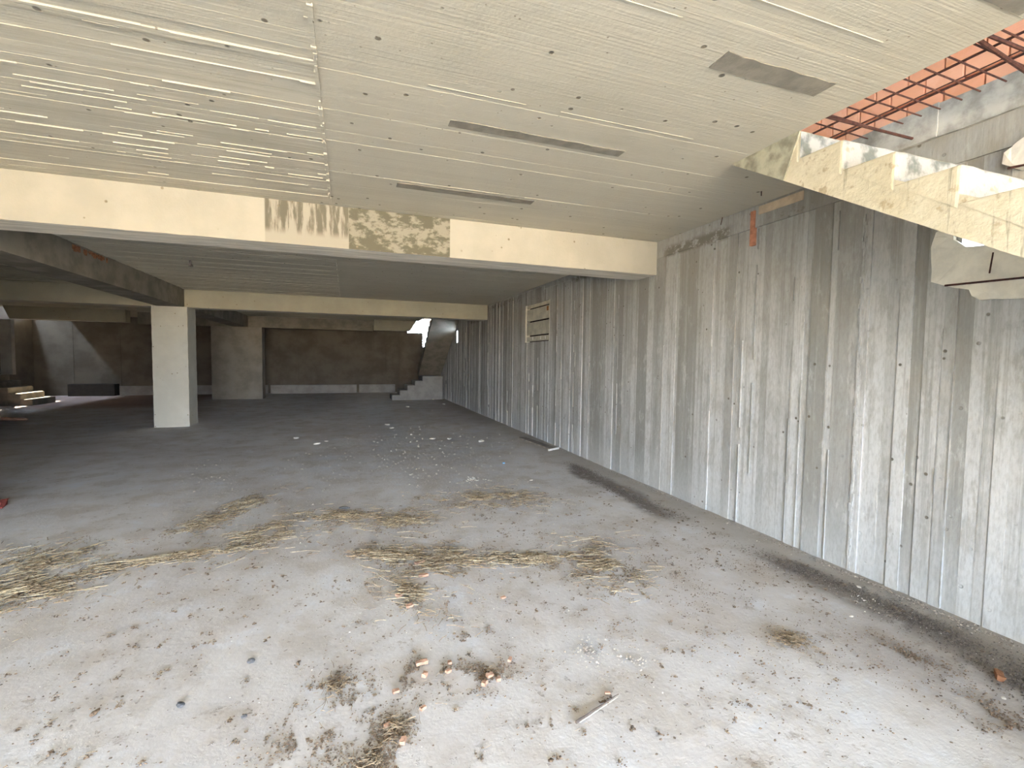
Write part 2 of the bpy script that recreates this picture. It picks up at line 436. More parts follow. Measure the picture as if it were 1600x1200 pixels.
# ------------------------------------------------------------------ beams
def beam(name, x0, x1, y0, y1, z0, z1, mat, lab, grp=None, ledge=True, cuts=1):
    e = empty(name, (x0, y0, z0)); tag(e, lab, 'beam', grp)
    bm = bmesh.new(); L = x1-x0; D = y1-y0
    n = max(2, int(L/.12)); m = max(2, int(D/.12))
    add_box(bm, 0, L, 0, D, 0, z1-z0)
    ex = [ed for ed in bm.edges if abs(ed.verts[0].co.x-ed.verts[1].co.x) > .1]
    bmesh.ops.subdivide_edges(bm, edges=ex, cuts=min(n, 160))
    ey = [ed for ed in bm.edges if abs(ed.verts[0].co.y-ed.verts[1].co.y) > .1]
    bmesh.ops.subdivide_edges(bm, edges=ey, cuts=min(m, 90) if D > 1 else 3)
    for v in bm.verts:
        if v.co.z < .05:
            v.co.z += .004*noise.noise(Vector((v.co.x*9+x0, v.co.y*9, 1)))
            v.co.y += .003*noise.noise(Vector((v.co.x*11+x0, v.co.y*5, 5)))
    obj('beam_body', bm, mat, e)
    if ledge:
        bl = bmesh.new(); x = 0
        while x < L:
            l = min(rnd.uniform(.3, .9), L-x)
            add_box(bl, x, x+l, -.022-rnd.uniform(0, .006), .0, z1-z0-.028-rnd.uniform(0, .004), z1-z0-.001); x += l
        obj('grout_lip', bl, M_PATCHW, e)
    return e
B1 = beam('concrete_beam', -6.3, W-.013, 4.69, 5.09, HB, H+.05, M_BEAM1, 'cream concrete ceiling beam nearest the camera with two dark stained patches')
beam('concrete_beam', -10.3, W-.013, 11.70, 12.1, HB, H+.05, M_BEAM, 'dim tan concrete beam resting on the front square column', ledge=False)
beam('concrete_beam', -6.4, .95, 18.5, 18.9, HB, H+.05, M_DARKC, 'dark brown concrete beam deep at the back over the wide pier', ledge=False)
def light_edge_beam(x0, x1, xt, lab, left=False):  # sloped end stands in for the slanted edge of light on the beam
    e = empty('concrete_beam', (min(x0, x1), 17.9, HB)); tag(e, lab, 'beam')
    bm = bmesh.new()
    prof = [(x0, HB), (x1, HB), (xt, H+.02), (x0, H+.02)]
    off = Vector(e.location)
    a = [bm.verts.new(Vector((x, 17.9, z))-off) for x, z in prof]; b = [bm.verts.new(Vector((x, 18.25, z))-off) for x, z in prof]
    bm.faces.new(a); bm.faces.new(b[::-1])
    for i in range(4): bm.faces.new((a[i], b[i], b[(i+1)%4], a[(i+1)%4]))
    bmesh.ops.recalc_face_normals(bm, faces=bm.faces)
    obj('beam_body', bm, M_BEAM, e)
light_edge_beam(.95, 2.25, 2.50, 'short tan beam at the back left of the bright stair gap')
light_edge_beam(-6.5, -9.30, -9.45, 'tan beam at the far left beside the bright corner gap')
# beams along the hall over the columns
def ybeam(y0, y1, lab):
    e = empty('concrete_beam', (-3.70, y0, HB+.004)); tag(e, lab, 'beam')
    box('beam_body', -3.70, -3.22, y0, y1, HB+.004, H+.05, M_DARKC, e, cuts=0)
    return e
YB1 = ybeam(5.10, 11.69, 'brown concrete beam running from front beam back to the front square column')
YB2 = ybeam(12.11, 18.49, 'dark concrete beam behind the front square column')
# rust bloom on the near lengthwise beam
bm = bmesh.new(); 
for k in range(26):
    y = 7.4 + rnd.uniform(0, .9); s = rnd.uniform(.012, .03)
    add_box(bm, -3.222+.0, -3.215+rnd.uniform(0, .01), y, y+s*2, 2.86-rnd.uniform(0, .05)-s, 2.87-rnd.uniform(0, .02))
bmesh.ops.translate(bm, verts=bm.verts, vec=-Vector(YB1.location))
o = obj('rust_stain', bm, plain('orange_rust', (.28, .13, .07), .3, 30), YB1); o['label'] = 'orange rust bloom'
# small dark hook hanging from the ceiling in the second bay
bm = bmesh.new(); add_box(bm, -2.16, -2.13, 8.1, 8.13, H-.07, H+.01); add_box(bm, -2.17, -2.12, 8.09, 8.14, H-.095, H-.06); jitter(bm, .01, 30)
tag(obj('iron_hook', bm, M_SOOT), 'small dark stub hanging from ceiling behind front beam', 'hook')

# ------------------------------------------------------------------ columns
def column(x0, x1, y0, y1, lab, ztop=HB, mat=M_COLM):
    e = empty('concrete_column', (x0, y0, 0)); tag(e, lab, 'column')
    bm = bmesh.new(); add_box(bm, 0, x1-x0, 0, y1-y0, -.02, ztop-.001)
    ez = [ed for ed in bm.edges if abs(ed.verts[0].co.z-ed.verts[1].co.z) > .5]
    bmesh.ops.subdivide_edges(bm, edges=ez, cuts=60)
    ex = [ed for ed in bm.edges if abs(ed.verts[0].co.z-ed.verts[1].co.z) < .001]
    for v in bm.verts:
        v.co.x += .006*noise.noise(Vector((x0, v.co.y*8, v.co.z*9))); v.co.y += .004*noise.noise(Vector((v.co.x*8, 3, v.co.z*9)))
    obj('shaft', bm, mat, e)
    return e
column(-3.77, -3.14, 11.57, 12.15, 'square concrete column standing in the open floor at left')
column(-4.35, -2.80, 18.50, 19.1, 'wide concrete pier far back behind the square column', mat=M_PIER)
column(-3.77, -3.22, 4.66, 5.12, 'concrete column under the front beam at the left edge', mat=M_COLM)

# ------------------------------------------------------------------ other walls
def back_wall():
    e = bmesh.new(); Yb = 21.2
    add_box(e, -9.45, 2.55, Yb, Yb+.3, 0, H+SLAB)
    add_box(e, -10.5, -9.45, Yb, Yb+.3, 0, 2.74)
    add_box(e, 2.55, 3.22, Yb, Yb+.3, 0, 2.62)
    add_box(e, 3.22, W, Yb, Yb+.3, 0, 2.02)
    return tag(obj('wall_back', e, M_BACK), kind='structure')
WB = back_wall()
for i, (x0, x1) in enumerate(((-7.9, -3.0), (.5, 2.0), (-2.9, .4))):
    box('plinth', x0, x1, 21.06, 21.22, -.02, .34, M_PLINTH, WB)
box('plinth', -9.3, -7.95, 20.8, 21.22, -.02, .42, M_DARK, WB)['label'] = 'dark low ledge'
for x in (-9.3, -7.9, -6.2, -1.9, 1.6, 2.2):   # pour joints
    box('joint_fin', x, x+.03, 21.185, 21.2, .34, 2.6, M_BACK, WB)
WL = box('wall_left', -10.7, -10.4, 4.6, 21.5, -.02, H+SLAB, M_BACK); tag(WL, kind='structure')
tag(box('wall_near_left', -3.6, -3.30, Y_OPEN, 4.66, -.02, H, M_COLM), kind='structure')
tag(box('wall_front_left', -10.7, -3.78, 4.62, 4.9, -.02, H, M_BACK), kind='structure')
tag(box('wall_lintel', -3.6, W+.2, Y_OPEN-.3, Y_OPEN, HB-.01, H+SLAB, M_BACK), kind='structure')
# unseen upper storey: roof and closing walls added to cut the daylight coming down
tag(box('ceiling_upper_blocker', -10.7, W+.5, -1.5, 24.0, 5.0, 5.2, M_BACK), kind='structure')
tag(box('wall_upper_front_blocker', -10.7, W+.5, -1.7, -1.5, H+SLAB, 4.82, M_BACK), kind='structure')
tag(box('wall_upper_left_blocker', -6.2, -6.0, -1.5, 17.0, H+SLAB, 4.8, M_BACK), kind='structure')
tag(box('wall_upper_back_blocker', -11.1, W+.5, 23.8, 24.0, 3.65, 5.0, M_BACK), kind='structure')
tag(box('wall_upper_side_blocker', -11.1, -10.9, 10.0, 24.0, H+SLAB, 5.0, M_BACK), kind='structure')
tag(box('wall_upper_right', W+.2, W+.4, 3.7, 24.0, H+SLAB, 5.0, M_BACK), kind='structure')

# brick wall of the upper storey, seen through the stair opening
UW = box('wall_upper', W+.062, W+.20, -1.0, 3.7, H+SLAB+.0, 4.3, M_MORTAR); tag(UW, kind='structure')
bm = bmesh.new(); add_box(bm, 0, .055, 0, .192, 0, .098)
bmesh.ops.bevel(bm, geom=list(bm.edges), offset=.004, segments=1, affect='EDGES')
brick_me = bpy.data.meshes.new('brick'); bm.to_mesh(brick_me); bm.free(); brick_me.materials.append(M_BRICK)
for r_ in range(11):
    off = 0 if r_ % 2 else .1
    for c_ in range(23):
        y = -.97 + off + c_*.2
        if y+.19 > 3.7: continue
        o = bpy.data.objects.new('brick', brick_me); COL.objects.link(o); o.parent = UW
        o.location = (W+.01+rnd.uniform(0, .006), y, H+SLAB+.008+r_*.107)
# curb: the edge of the upper slab along the stair opening
e = empty('stained_curb', (W-.036, -1.15, H+.002)); tag(e, 'mottled grey concrete edge strip under the orange bricks', 'curb')
bm = bmesh.new(); y = 0
while y < 3.8:
    l = min(rnd.uniform(.2, .5), 3.8-y); add_box(bm, rnd.uniform(-.006, .004), .022, y, y+l, 0, .205+rnd.uniform(-.01, .012)); y += l
bmesh.ops.subdivide_edges(bm, edges=bm.edges, cuts=2, use_grid_fill=True); jitter(bm, .008, 12)
obj('curb_body', bm, M_CURB, e)

# ------------------------------------------------------------------ near staircase
def bevel_poly(o, wd=.012):
    m = o.modifiers.new('soft', 'BEVEL'); m.width = wd; m.segments = 2; m.limit_method = 'ANGLE'; m.angle_limit = .6
def stairs(name, lab, x0, x1, ytop, sgn, nst, mat, head=True, bev=.015, rough=.006, land=True, ls=1):
    """flight that climbs in direction sgn*Y to the slab at ytop (riser face of the top step)"""
    e = empty(name, ((x0+x1)/2, ytop, 0)); tag(e, lab, 'staircase')
    R, T = .17, .27
    z0 = H+.012
    lastz = z0 - R*nst; lasty = -T*nst
    # waist
    yo = .52
    prof = [(ytop+sgn*yo, H-.003), (ytop+sgn*(-T*nst), H-.003-(T*nst+yo)*.615), (ytop+sgn*(-T*nst), lastz-.0), (ytop+sgn*(-.0), z0-R)]
    # inclined slab (bottom straight, top straight along nosing roots)
    prof = [(ytop+sgn*yo, H-.003), (ytop-sgn*T*nst, H-.003-(T*nst+yo)*.615), (ytop-sgn*T*nst, lastz), (ytop, z0-R-.01), (ytop, H-.003)]
    prism_x('flight_slab', prof, x0+.004, x1-.004, mat, e)
    if head:
        hd = [(ytop+sgn*(yo+.01), H-.001), (ytop+sgn*.10, H-.001-.42*.615), (ytop+sgn*.0, H-.001)]
        o = prism_x('stair_head', hd, x0-.006, x0+.1, M_GREYHEAD, e, rough=.0); o['label'] = 'dark weathered wedge where the flight meets the ceiling'
    for k in range(nst):
        y_r = ytop - sgn*T*k            # riser face (towards the descent)
        zt = z0 - R*k if k else H-.002
        yb = y_r + sgn*T if k else y_r + sgn*.3
        zb = z0 - R*(k+1) - .03
        bm = bmesh.new(); off = Vector(e.location); n = 10
        prof = [(y_r, zb), (y_r, zt), (yb, zt), (yb, min(zb+R+.02, zt-.004))]
        rings = []
        for i in range(n+1):
            x = x0+(x1-x0)*i/n; rings.append([bm.verts.new(Vector((x, a, b))-off) for a, b in prof])
        for i in range(n):
            for q in range(4):
                bm.faces.new((rings[i][q], rings[i+1][q], rings[i+1][(q+1) % 4], rings[i][(q+1) % 4]))
        bm.faces.new(rings[0]); bm.faces.new(rings[-1][::-1])
        bmesh.ops.recalc_face_normals(bm, faces=bm.faces)
        ed = [g for g in bm.edges if (all(abs(v.co.z+off.z-zt) < .001 and abs(v.co.y+off.y-y_r) < .001 for v in g.verts))]
        if k: ed += [g for g in bm.edges if all(abs(v.co.x+off.x-x0) < .001 and abs(v.co.z+off.z-zt) < .001 for v in g.verts)]
        ed += [g for g in bm.edges if all(abs(v.co.x+off.x-x0) < .001 and abs(v.co.y+off.y-y_r) < .001 for v in g.verts)]
        if bev: bmesh.ops.bevel(bm, geom=list(set(ed)), offset=bev*1.3, segments=3, affect='EDGES', profile=.5)
        if rough:
            for v in bm.verts:
                nn = noise.noise_vector((v.co+off)*11)
                v.co.z += nn.z*rough; v.co.y += nn.y*rough
        obj('step', bm, mat, e)
    if land:
        yl = ytop - sgn*T*nst
        a, b = sorted((yl, yl-sgn*1.0))
        o = box('landing', x0-.0, x1, a, b, -.02, lastz, mat, e, bev=.01)
        nl = int(round(lastz/R)) - 1
        for i in range(nl):
            zt = lastz - R*(i+1)
            xs = sorted((x0 - ls*.0, x0)) 
            if ls > 0: box('step', x0-.27*(i+1), x0-.27*i, a, b, -.02, zt, mat, e, bev=.012)
            else: box('step', x1+.27*i, x1+.27*(i+1), a, b, -.02, zt, mat, e, bev=.012)
    return e
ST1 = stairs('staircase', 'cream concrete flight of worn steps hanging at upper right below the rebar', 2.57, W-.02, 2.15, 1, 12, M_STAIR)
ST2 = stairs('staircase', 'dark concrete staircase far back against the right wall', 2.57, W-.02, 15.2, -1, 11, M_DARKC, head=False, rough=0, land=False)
# far solid foot of the back stair
def foot(e, x0, sg, Ya, Yb, n, mat):
    for i in range(n):
        xa, xb = sorted((x0+sg*.27*i, x0+sg*.27*(i+1)))
        box('step', xa, xb, Ya, Yb, -.02, .17*(i+1), mat, e, bev=.01)
    xa, xb = sorted((x0+sg*.27*n, x0+sg*1.82))
    box('landing', xa, xb, Ya, Yb, -.02, .17*(n+1), mat, e, bev=.01)
foot(ST2, 1.52, 1, 17.12, 18.1, 4, M_PLINTH)
ST3 = empty('staircase', (-9.4, 17.5, 0)); tag(ST3, 'low brown steps at the far left edge of the hall', 'staircase')
foot(ST3, -8.55, -1, 17.3, 18.45, 4, M_DARKC)
box('newel_post', -9.75, -9.48, 18.3, 18.45, .85, HB, M_PLINTH, ST3)
# drip stains drawn by recessed grooves on the stair side
# ------------------------------------------------------------------ rebar grid over the opening
def bar_mesh(L, r):
    bm = bmesh.new(); bmesh.ops.create_cone(bm, cap_ends=True, segments=7, radius1=r, radius2=r, depth=L)
    me = bpy.data.meshes.new('rebar'); bm.to_mesh(me); bm.free(); me.materials.append(M_REBAR); return me
RG = empty('rebar_grid', (2.58, .4, 2.95)); tag(RG, 'rusty rebar mesh left bare across the stair opening in the ceiling', 'rebar')
def bar(p, q, r):
    p, q = Vector(p), Vector(q); o = bpy.data.objects.new('rebar', bar_mesh((q-p).length, r)); COL.objects.link(o)
    o.parent = RG; o.location = (p+q)/2 - Vector(RG.location); o.rotation_euler = (q-p).to_track_quat('Z', 'Y').to_euler()
for x, r, z in ((2.669, .0028, 2.952), (2.80, .006, 2.958), (2.95, .0035, 2.956), (2.996, .006, 2.958)):
    bar((x+.003, 2.30, z), (x-.01, -.6, z), r)
for k in range(27):
    y = 2.15 - k*.0945
    bar((2.50, y-.02, 2.946), (3.17+rnd.uniform(-.01, .01), y+rnd.uniform(-.004, .014), 2.946), .0042)
bar((2.52, 2.052, 2.938), (3.42, 2.05, 2.938), .0085)
bar((2.52, 1.335, 2.938), (3.42, 1.44, 2.938), .0095); bar((2.52, 1.325, 2.948), (3.42, 1.33, 2.948), .0085)
bar((2.52, .55, 2.938), (3.42, .56, 2.938), .0085)

M_SPILL = plain('pale_mortar_spill', (.82, .77, .66), .08, 9)
# ------------------------------------------------------------------ mortar lump on the wall under the stair
def lump(name, prof, x0, x1, mat, lab, cat):
    cy = sum(p[0] for p in prof)/len(prof)
    e = empty(name, (x1, cy, prof[0][1])); tag(e, lab, cat)
    prism_x('lump_body', prof, x0, x1, mat, e, rough=.008); return e
LP = lump('mortar_spill', [(1.915,2.22),(1.895,2.31),(1.80,2.36),(1.80,2.245),(1.74,2.19),(1.655,2.18),(1.60,2.235),(1.58,2.3),(1.2,2.22),(.9,2.12),(.9,1.87),(1.3,1.86),(1.49,1.865),(1.665,1.871),(1.70,1.90),(1.713,1.939),(1.76,1.955),(1.832,1.982),(1.906,2.013)],
          W-.034, W-.010, M_SPILL, 'pale rough mortar spilled on the wall below the stair flight', 'mortar')
def rod(name, p, q, r, lab, cat='rebar', mat=None, parent=None):
    p, q = Vector(p), Vector(q); bm = bmesh.new()
    bmesh.ops.create_cone(bm, cap_ends=True, segments=7, radius1=r, radius2=r*.9, depth=(q-p).length)
    for v in bm.verts: v.co += Vector((noise.noise(v.co*3), noise.noise(v.co*3+Vector((5,5,5))), 0))*r*.3
    o = obj(name, bm, mat or M_REBAR); o.location = (p+q)/2; o.rotation_euler = (q-p).to_track_quat('Z', 'Y').to_euler()
    return tag(o, lab, cat)
rod('rebar', (W-.038, 1.83, 1.978), (W-.05, .9, 1.955), .006, 'long horizontal rusty bar along the foot of the mortar spill')
rod('rebar', (W-.035, 1.625, 2.02), (W-.12, 1.575, 2.115), .004, 'short rusty bar sticking out of the pale mortar spill')
lump('mortar_chunk', [(1.59,2.60),(1.585,2.665),(1.5,2.71),(1.1,2.72),(1.1,2.50),(1.53,2.555)], W-.06, W-.01, M_PATCHW, 'small pale lump of mortar on the wall at right edge above the steps', 'mortar')
rod('rebar', (W-.07, 1.56, 2.567), (W-.07, 1.0, 2.50), .006, 'short dark bar under the small mortar lump at the right edge')
rod('rebar_stub', (3.19, 3.0, H+.01), (3.19, 3.0, H-.035), .004, 'tiny steel stub hanging from ceiling just past the stair foot')
rod('rebar_stub', (W-.03, 3.66, H+.01), (W-.04, 3.67, H-.07), .004, 'thin steel stub hanging at ceiling edge left of the red wood strip')

# red wood strip left in the wall
e = empty('wood_strip', (W-.01, 3.30, 2.54)); tag(e, 'short red-brown wooden batten set upright in the wall top', 'wood')
box('batten', W-.024, W+.01, 3.285, 3.335, 2.545, 2.85, M_REDW, e, bev=.003)
e = empty('wood_strip', (W-.01, 3.0, 2.78)); tag(e, 'pale tan strip along the wall top right of the red batten', 'wood')
box('batten', W-.020, W+.01, 2.82, 3.25, 2.80, 2.872, plain('pale_tan_strip', (.60, .47, .33), .12, 9), e, bev=.003)

# ------------------------------------------------------------------ boarded window in the right wall
WN = box('window_1', W+.10, W+.14, 7.78, 8.99, 1.80, 2.62, M_DARK); tag(WN, kind='structure')
WN.location = (0, 0, 0)
for z0, z1 in ((1.865, 1.955), (1.985, 2.235), (2.265, 2.495), (2.52, 2.58)):
    bm = bmesh.new(); add_box(bm, W+.012, W+.05, 7.815, 8.945, z0, z1)
    bmesh.ops.bevel(bm, geom=list(bm.edges), offset=.006, segments=1, affect='EDGES')
    o = obj('window_board', bm, M_WIN, WN)
box('window_frame', W-.004, W+.09, 8.965, 8.985, 1.84, 2.59, M_WIN, WN)
box('window_frame', W-.004, W+.09, 7.785, 7.80, 1.84, 2.59, M_WIN, WN)
box('rust_mark', W+.004, W+.014, 7.86, 7.93, 2.40, 2.48, plain('rust_mark', (.30, .13, .05), .3, 30), WN)['label'] = 'rusty hole in the top board'
for y in (7.97, 8.2, 8.6):
    box('light_slit', W+.006, W+.014, y, y+.035, 1.885, 1.95, M_STONE, WN)

# ------------------------------------------------------------------ litter on the floor
def keep(x, y, f, th):
    return noise.noise(Vector((x*f, y*f, 2.7))) + .45*noise.noise(Vector((x*f*4, y*f*4, 9.1))) > th
def straw(name, areas, n, lmin, lmax, ang, spread, mat, lab, cat='straw', rad=.0016, thick=.02):
    """areas: (cx, cy, rx, ry, rot) ellipses"""
    V, Fc = [], []
    for k in range(n):
        cx, cy, rx, ry, rot = areas[k % len(areas)]
        a = rnd.uniform(0, 6.283); r = abs(rnd.gauss(0, .62))
        ex, ey = r*math.cos(a)*rx, r*math.sin(a)*ry
        x = cx+ex*math.cos(rot)-ey*math.sin(rot); y = cy+ex*math.sin(rot)+ey*math.cos(rot)
        if not keep(x, y, 7, -.12): continue
        th = math.radians(ang)+rnd.gauss(0, spread); L = rnd.uniform(lmin, lmax)*rnd.choice((.5, 1, 1)); z = rnd.uniform(.001, thick)*max(.15, 1-r*.6)
        dx, dy = math.cos(th)*L/2, math.sin(th)*L/2; px, py = -math.sin(th)*rad, math.cos(th)*rad
        bend = rnd.uniform(-.12, .12)*L; dz = rnd.uniform(-.4, .4)*z
        pts = [(x-dx, y-dy, z-dz), (x-math.sin(th)*bend, y+math.cos(th)*bend, z+.002), (x+dx, y+dy, z+dz)]
        b = len(V)
        for q in pts:
            zz = max(.0005, q[2])
            V.extend(((q[0]+px, q[1]+py, zz), (q[0]-px, q[1]-py, zz), (q[0], q[1], zz+rad*1.7)))
        for s in (0, 3):
            for i in range(3):
                j = (i+1) % 3; Fc.append((b+s+i, b+s+j, b+s+3+j, b+s+3+i))
    me = bpy.data.meshes.new(name); me.from_pydata(V, [], Fc)
    return tag(obj(name, me, mat), lab, cat, kind='stuff')
def crumbs(name, areas, n, smin, smax, mat, lab, cat='debris', flat=.45, fall=1.0):
    V, Fc = [], []
    for k in range(n):
        cx, cy, rx, ry, rot = areas[k % len(areas)]
        a = rnd.uniform(0, 6.283); r = (rnd.random()**.6 if rx > .45 else abs(rnd.gauss(0, .6)))*fall
        ex, ey = r*math.cos(a)*rx, r*math.sin(a)*ry
        x = cx+ex*math.cos(rot)-ey*math.sin(rot); y = cy+ex*math.sin(rot)+ey*math.cos(rot)
        if x > W-.02: continue
        if rx > .1 and mat is not M_SOOT and not keep(x, y, 5 if rx > .45 else 9, -.02): continue
        s = rnd.uniform(smin, smax)*(1 if rnd.random() < .8 else 1.6); th = rnd.uniform(0, 6.28)
        b = len(V); m = rnd.choice((4, 5)); h = s*flat*rnd.uniform(.5, 1.3)
        for i in range(m):
            an = th+i/m*6.283; rr = s*rnd.uniform(.5, 1.15); V.append((x+math.cos(an)*rr, y+math.sin(an)*rr*rnd.uniform(.5, 1), -.001))
        V.append((x+rnd.uniform(-.3, .3)*s, y+rnd.uniform(-.3, .3)*s, h))
        for i in range(m): Fc.append((b+i, b+(i+1) % m, b+m))
    me = bpy.data.meshes.new(name); me.from_pydata(V, [], Fc)
    return tag(obj(name, me, mat), lab, cat, kind='stuff')
D = math.radians
pile = [
 ('at the left edge of the floor', [(-2.05,4.15,.42,.32,D(-50)),(-1.9,3.75,.25,.2,D(-40))], 420, 55),
 ('upper strip left of centre', [(-1.2,4.8,.28,.13,D(55)),(-.95,5.35,.32,.12,D(60))], 330, 50),
 ('below it, running to the dark clump', [(-1.15,4.02,.42,.08,D(10)),(-.62,4.35,.30,.2,D(50))], 380, 15),
 ('centre left, in front of the white flakes', [(0,4.6,.38,.16,D(-25)),(.45,4.3,.26,.25,D(-20))], 330, -20),
 ('around the orange brick pieces', [(.25,3.62,.3,.10,D(-40)),(.55,3.45,.2,.25,D(10)),(.8,3.4,.28,.14,D(-30)),(.38,3.0,.14,.3,D(15))], 560, -30),
 ('long band in the middle distance', [(1.3,4.75,.42,.2,D(-15)),(1.65,4.75,.2,.3,D(30))], 380, -15),
 ('round patch right of the middle', [(1.8,3.15,.26,.26,0),(1.75,2.85,.16,.2,0),(1.3,3.2,.22,.07,D(-20))], 520, -15),
]
for i, (where, ar, n, ang) in enumerate(pile):
    ar = [(a_, b_, c_*1.45, d_*1.45, e_) for a_, b_, c_, d_, e_ in ar]; n = int(n*1.5)
    straw('straw_pile', ar, n//2, .04, .22, ang, .45, M_STRAW, 'dry yellow straw %s' % where)
    straw('twig_litter', ar, int(n*2.4), .02, .11, ang, .9, M_STRAW2, 'brown broken stems mixed in straw %s' % where, 'litter', rad=.0018)
    crumbs('leaf_litter', ar, n*5, .002, .008, M_LITTER, 'brown leaf crumbs under the straw %s' % where, 'litter', flat=.5, fall=1.15)
small = [
 ('small brown straw clump at lower right', [(2.27,1.82,.11,.10,0)], 260, -30),
 ('straw and crumbs at the bottom edge left of centre', [(.17,1.88,.10,.12,D(60)),(.1,1.74,.1,.08,0)], 160, 30),
 ('sparse twigs around the broken brick bits', [(.35,2.15,.2,.12,0),(.63,2.05,.18,.1,0)], 90, 30),
 ('sparse twigs near the bottom left litter', [(-.06,2.18,.10,.18,0)], 90, 50),
]
for lab, ar, n, ang in small:
    straw('twig_litter', ar, n, .015, .07, ang, 1.0, M_STRAW2, lab, 'litter', rad=.0011, thick=.016)
straw('straw_wisps', [(-2.0,3.72,.3,.05,D(-20)),(-1.3,4.05,.6,.03,D(12))], 60, .15, .4, 5, .15, M_STRAW, 'long pale straws lying in lines at lower left', rad=.0018)
litter = [
 ('crumbled dirt band among broken brick pieces at the bottom', [(.25,2.18,.19,.13,0),(.62,2.06,.22,.15,0),(.45,2.15,.34,.08,D(-15))], 3600, M_LITTER, .0015, .006),
 ('crumbled litter at the bottom edge', [(.16,1.86,.16,.13,0),(.08,1.72,.15,.12,0)], 3000, M_LITTER, .0015, .006),
 ('dirt crumbs left of the broken brick pieces', [(-.06,2.2,.12,.2,0),(-.15,1.92,.2,.16,0)], 3000, M_LITTER, .0015, .006),
 ('grey grit patch right of the brick pieces', [(1.17,2.08,.1,.13,0),(1.35,1.95,.12,.08,0)], 320, M_GRIT, .002, .008),
 ('clump of dark crumbs under the small straw clump', [(2.28,1.82,.14,.12,0)], 500, M_LITTER, .002, .008),
 ('black crumbly dirt strip along the wall at right', [(3.12,2.35,.12,.5,D(8)),(3.16,1.7,.17,.5,D(0)),(3.05,1.15,.2,.35,0)], 9000, M_SOOT, .002, .007),
 ('scattered dark crumbs beside the black dirt strip', [(2.75,1.5,.22,.5,D(10)),(2.6,1.1,.2,.3,0)], 2200, M_LITTER, .0015, .007),
 ('black dirt patch by the wall beyond the middle', [(2.95,4.5,.13,.9,D(4)),(3.05,5.6,.12,.4,0)], 4000, M_SOOT, .003, .009),
 ('brown crumbs strewn over the near floor', [(.8,2.6,2.3,1.7,0),(1.5,3.2,1.6,2.2,0),(2.2,2.2,.9,1.0,0)], 8000, M_LITTER, .0015, .007),
 ('brown crumbs strewn over the left near floor', [(-.9,2.6,1.2,1.2,0)], 1000, M_LITTER, .0015, .008),
 ('grey grit strewn over the middle floor', [(.8,6.5,3.0,3.0,0)], 1300, M_GRIT, .004, .014),
 ('fine dirt at the foot of the right wall', [(3.38,4.5,.05,4.5,0),(3.38,2.0,.05,1.5,0)], 1400, M_GRIT, .003, .010),
]
for lab, ar, n, m, a, b in litter: crumbs('dirt_crumbs', ar, n, a, b, m, lab, 'debris')
# little clots of leaf litter spread over the floor
ar = []
for k in range(420):
    x = rnd.uniform(-1.6, 3.2); y = rnd.uniform(1.4, 4.8)
    if x < y*-.55: continue
    s = rnd.uniform(.012, .045); ar.append((x, y, s, s*rnd.uniform(.4, 1), rnd.uniform(0, 3)))
crumbs('leaf_litter', ar, len(ar)*13, .002, .008, M_LITTER, 'small clots of brown leaf litter dotted over the near floor', 'litter')
straw('twig_litter', ar, len(ar)*3, .01, .04, 0, 2, M_STRAW2, 'tiny broken stems dotted over the near floor', 'litter', rad=.0009, thick=.006)

def rock(name, x, y, s, mat, lab, cat, grp=None, flat=.55, seed=None, el=1.0):
    bm = bmesh.new(); bmesh.ops.create_icosphere(bm, subdivisions=2, radius=1)
    sd = rnd.uniform(0, 50)
    for v in bm.verts:
        k = 1 + .35*noise.noise(v.co*1.3+Vector((sd, 0, 0)))
        v.co = Vector((v.co.x*k*s*el, v.co.y*k*s, v.co.z*k*s*flat))
    o = obj(name, bm, mat); o.location = (x, y, s*flat*.75); o.rotation_euler = (0, 0, rnd.uniform(0, 6.28)); return tag(o, lab, cat, grp)
def chip(x, y, sx, sy, sz, rot, lab, mat=None, cat='brick', name='brick_fragment', grp='broken brick bits on the floor', tilt=.12):
    sx, sy, sz = sx*.8, sy*.8, sz*.8
    bm = bmesh.new(); add_box(bm, -sx/2, sx/2, -sy/2, sy/2, 0, sz)
    bmesh.ops.subdivide_edges(bm, edges=bm.edges, cuts=2, use_grid_fill=True)
    sd = rnd.uniform(0, 30)
    for v in bm.verts: v.co += noise.noise_vector(v.co*45+Vector((sd, 0, 0)))*min(sx, sy)*.22
    o = obj(name, bm, mat or M_CHIP); o.location = (x, y, .002); o.rotation_euler = (rnd.uniform(-tilt, tilt), rnd.uniform(-tilt, tilt), rot)
    return tag(o, lab, cat, grp)
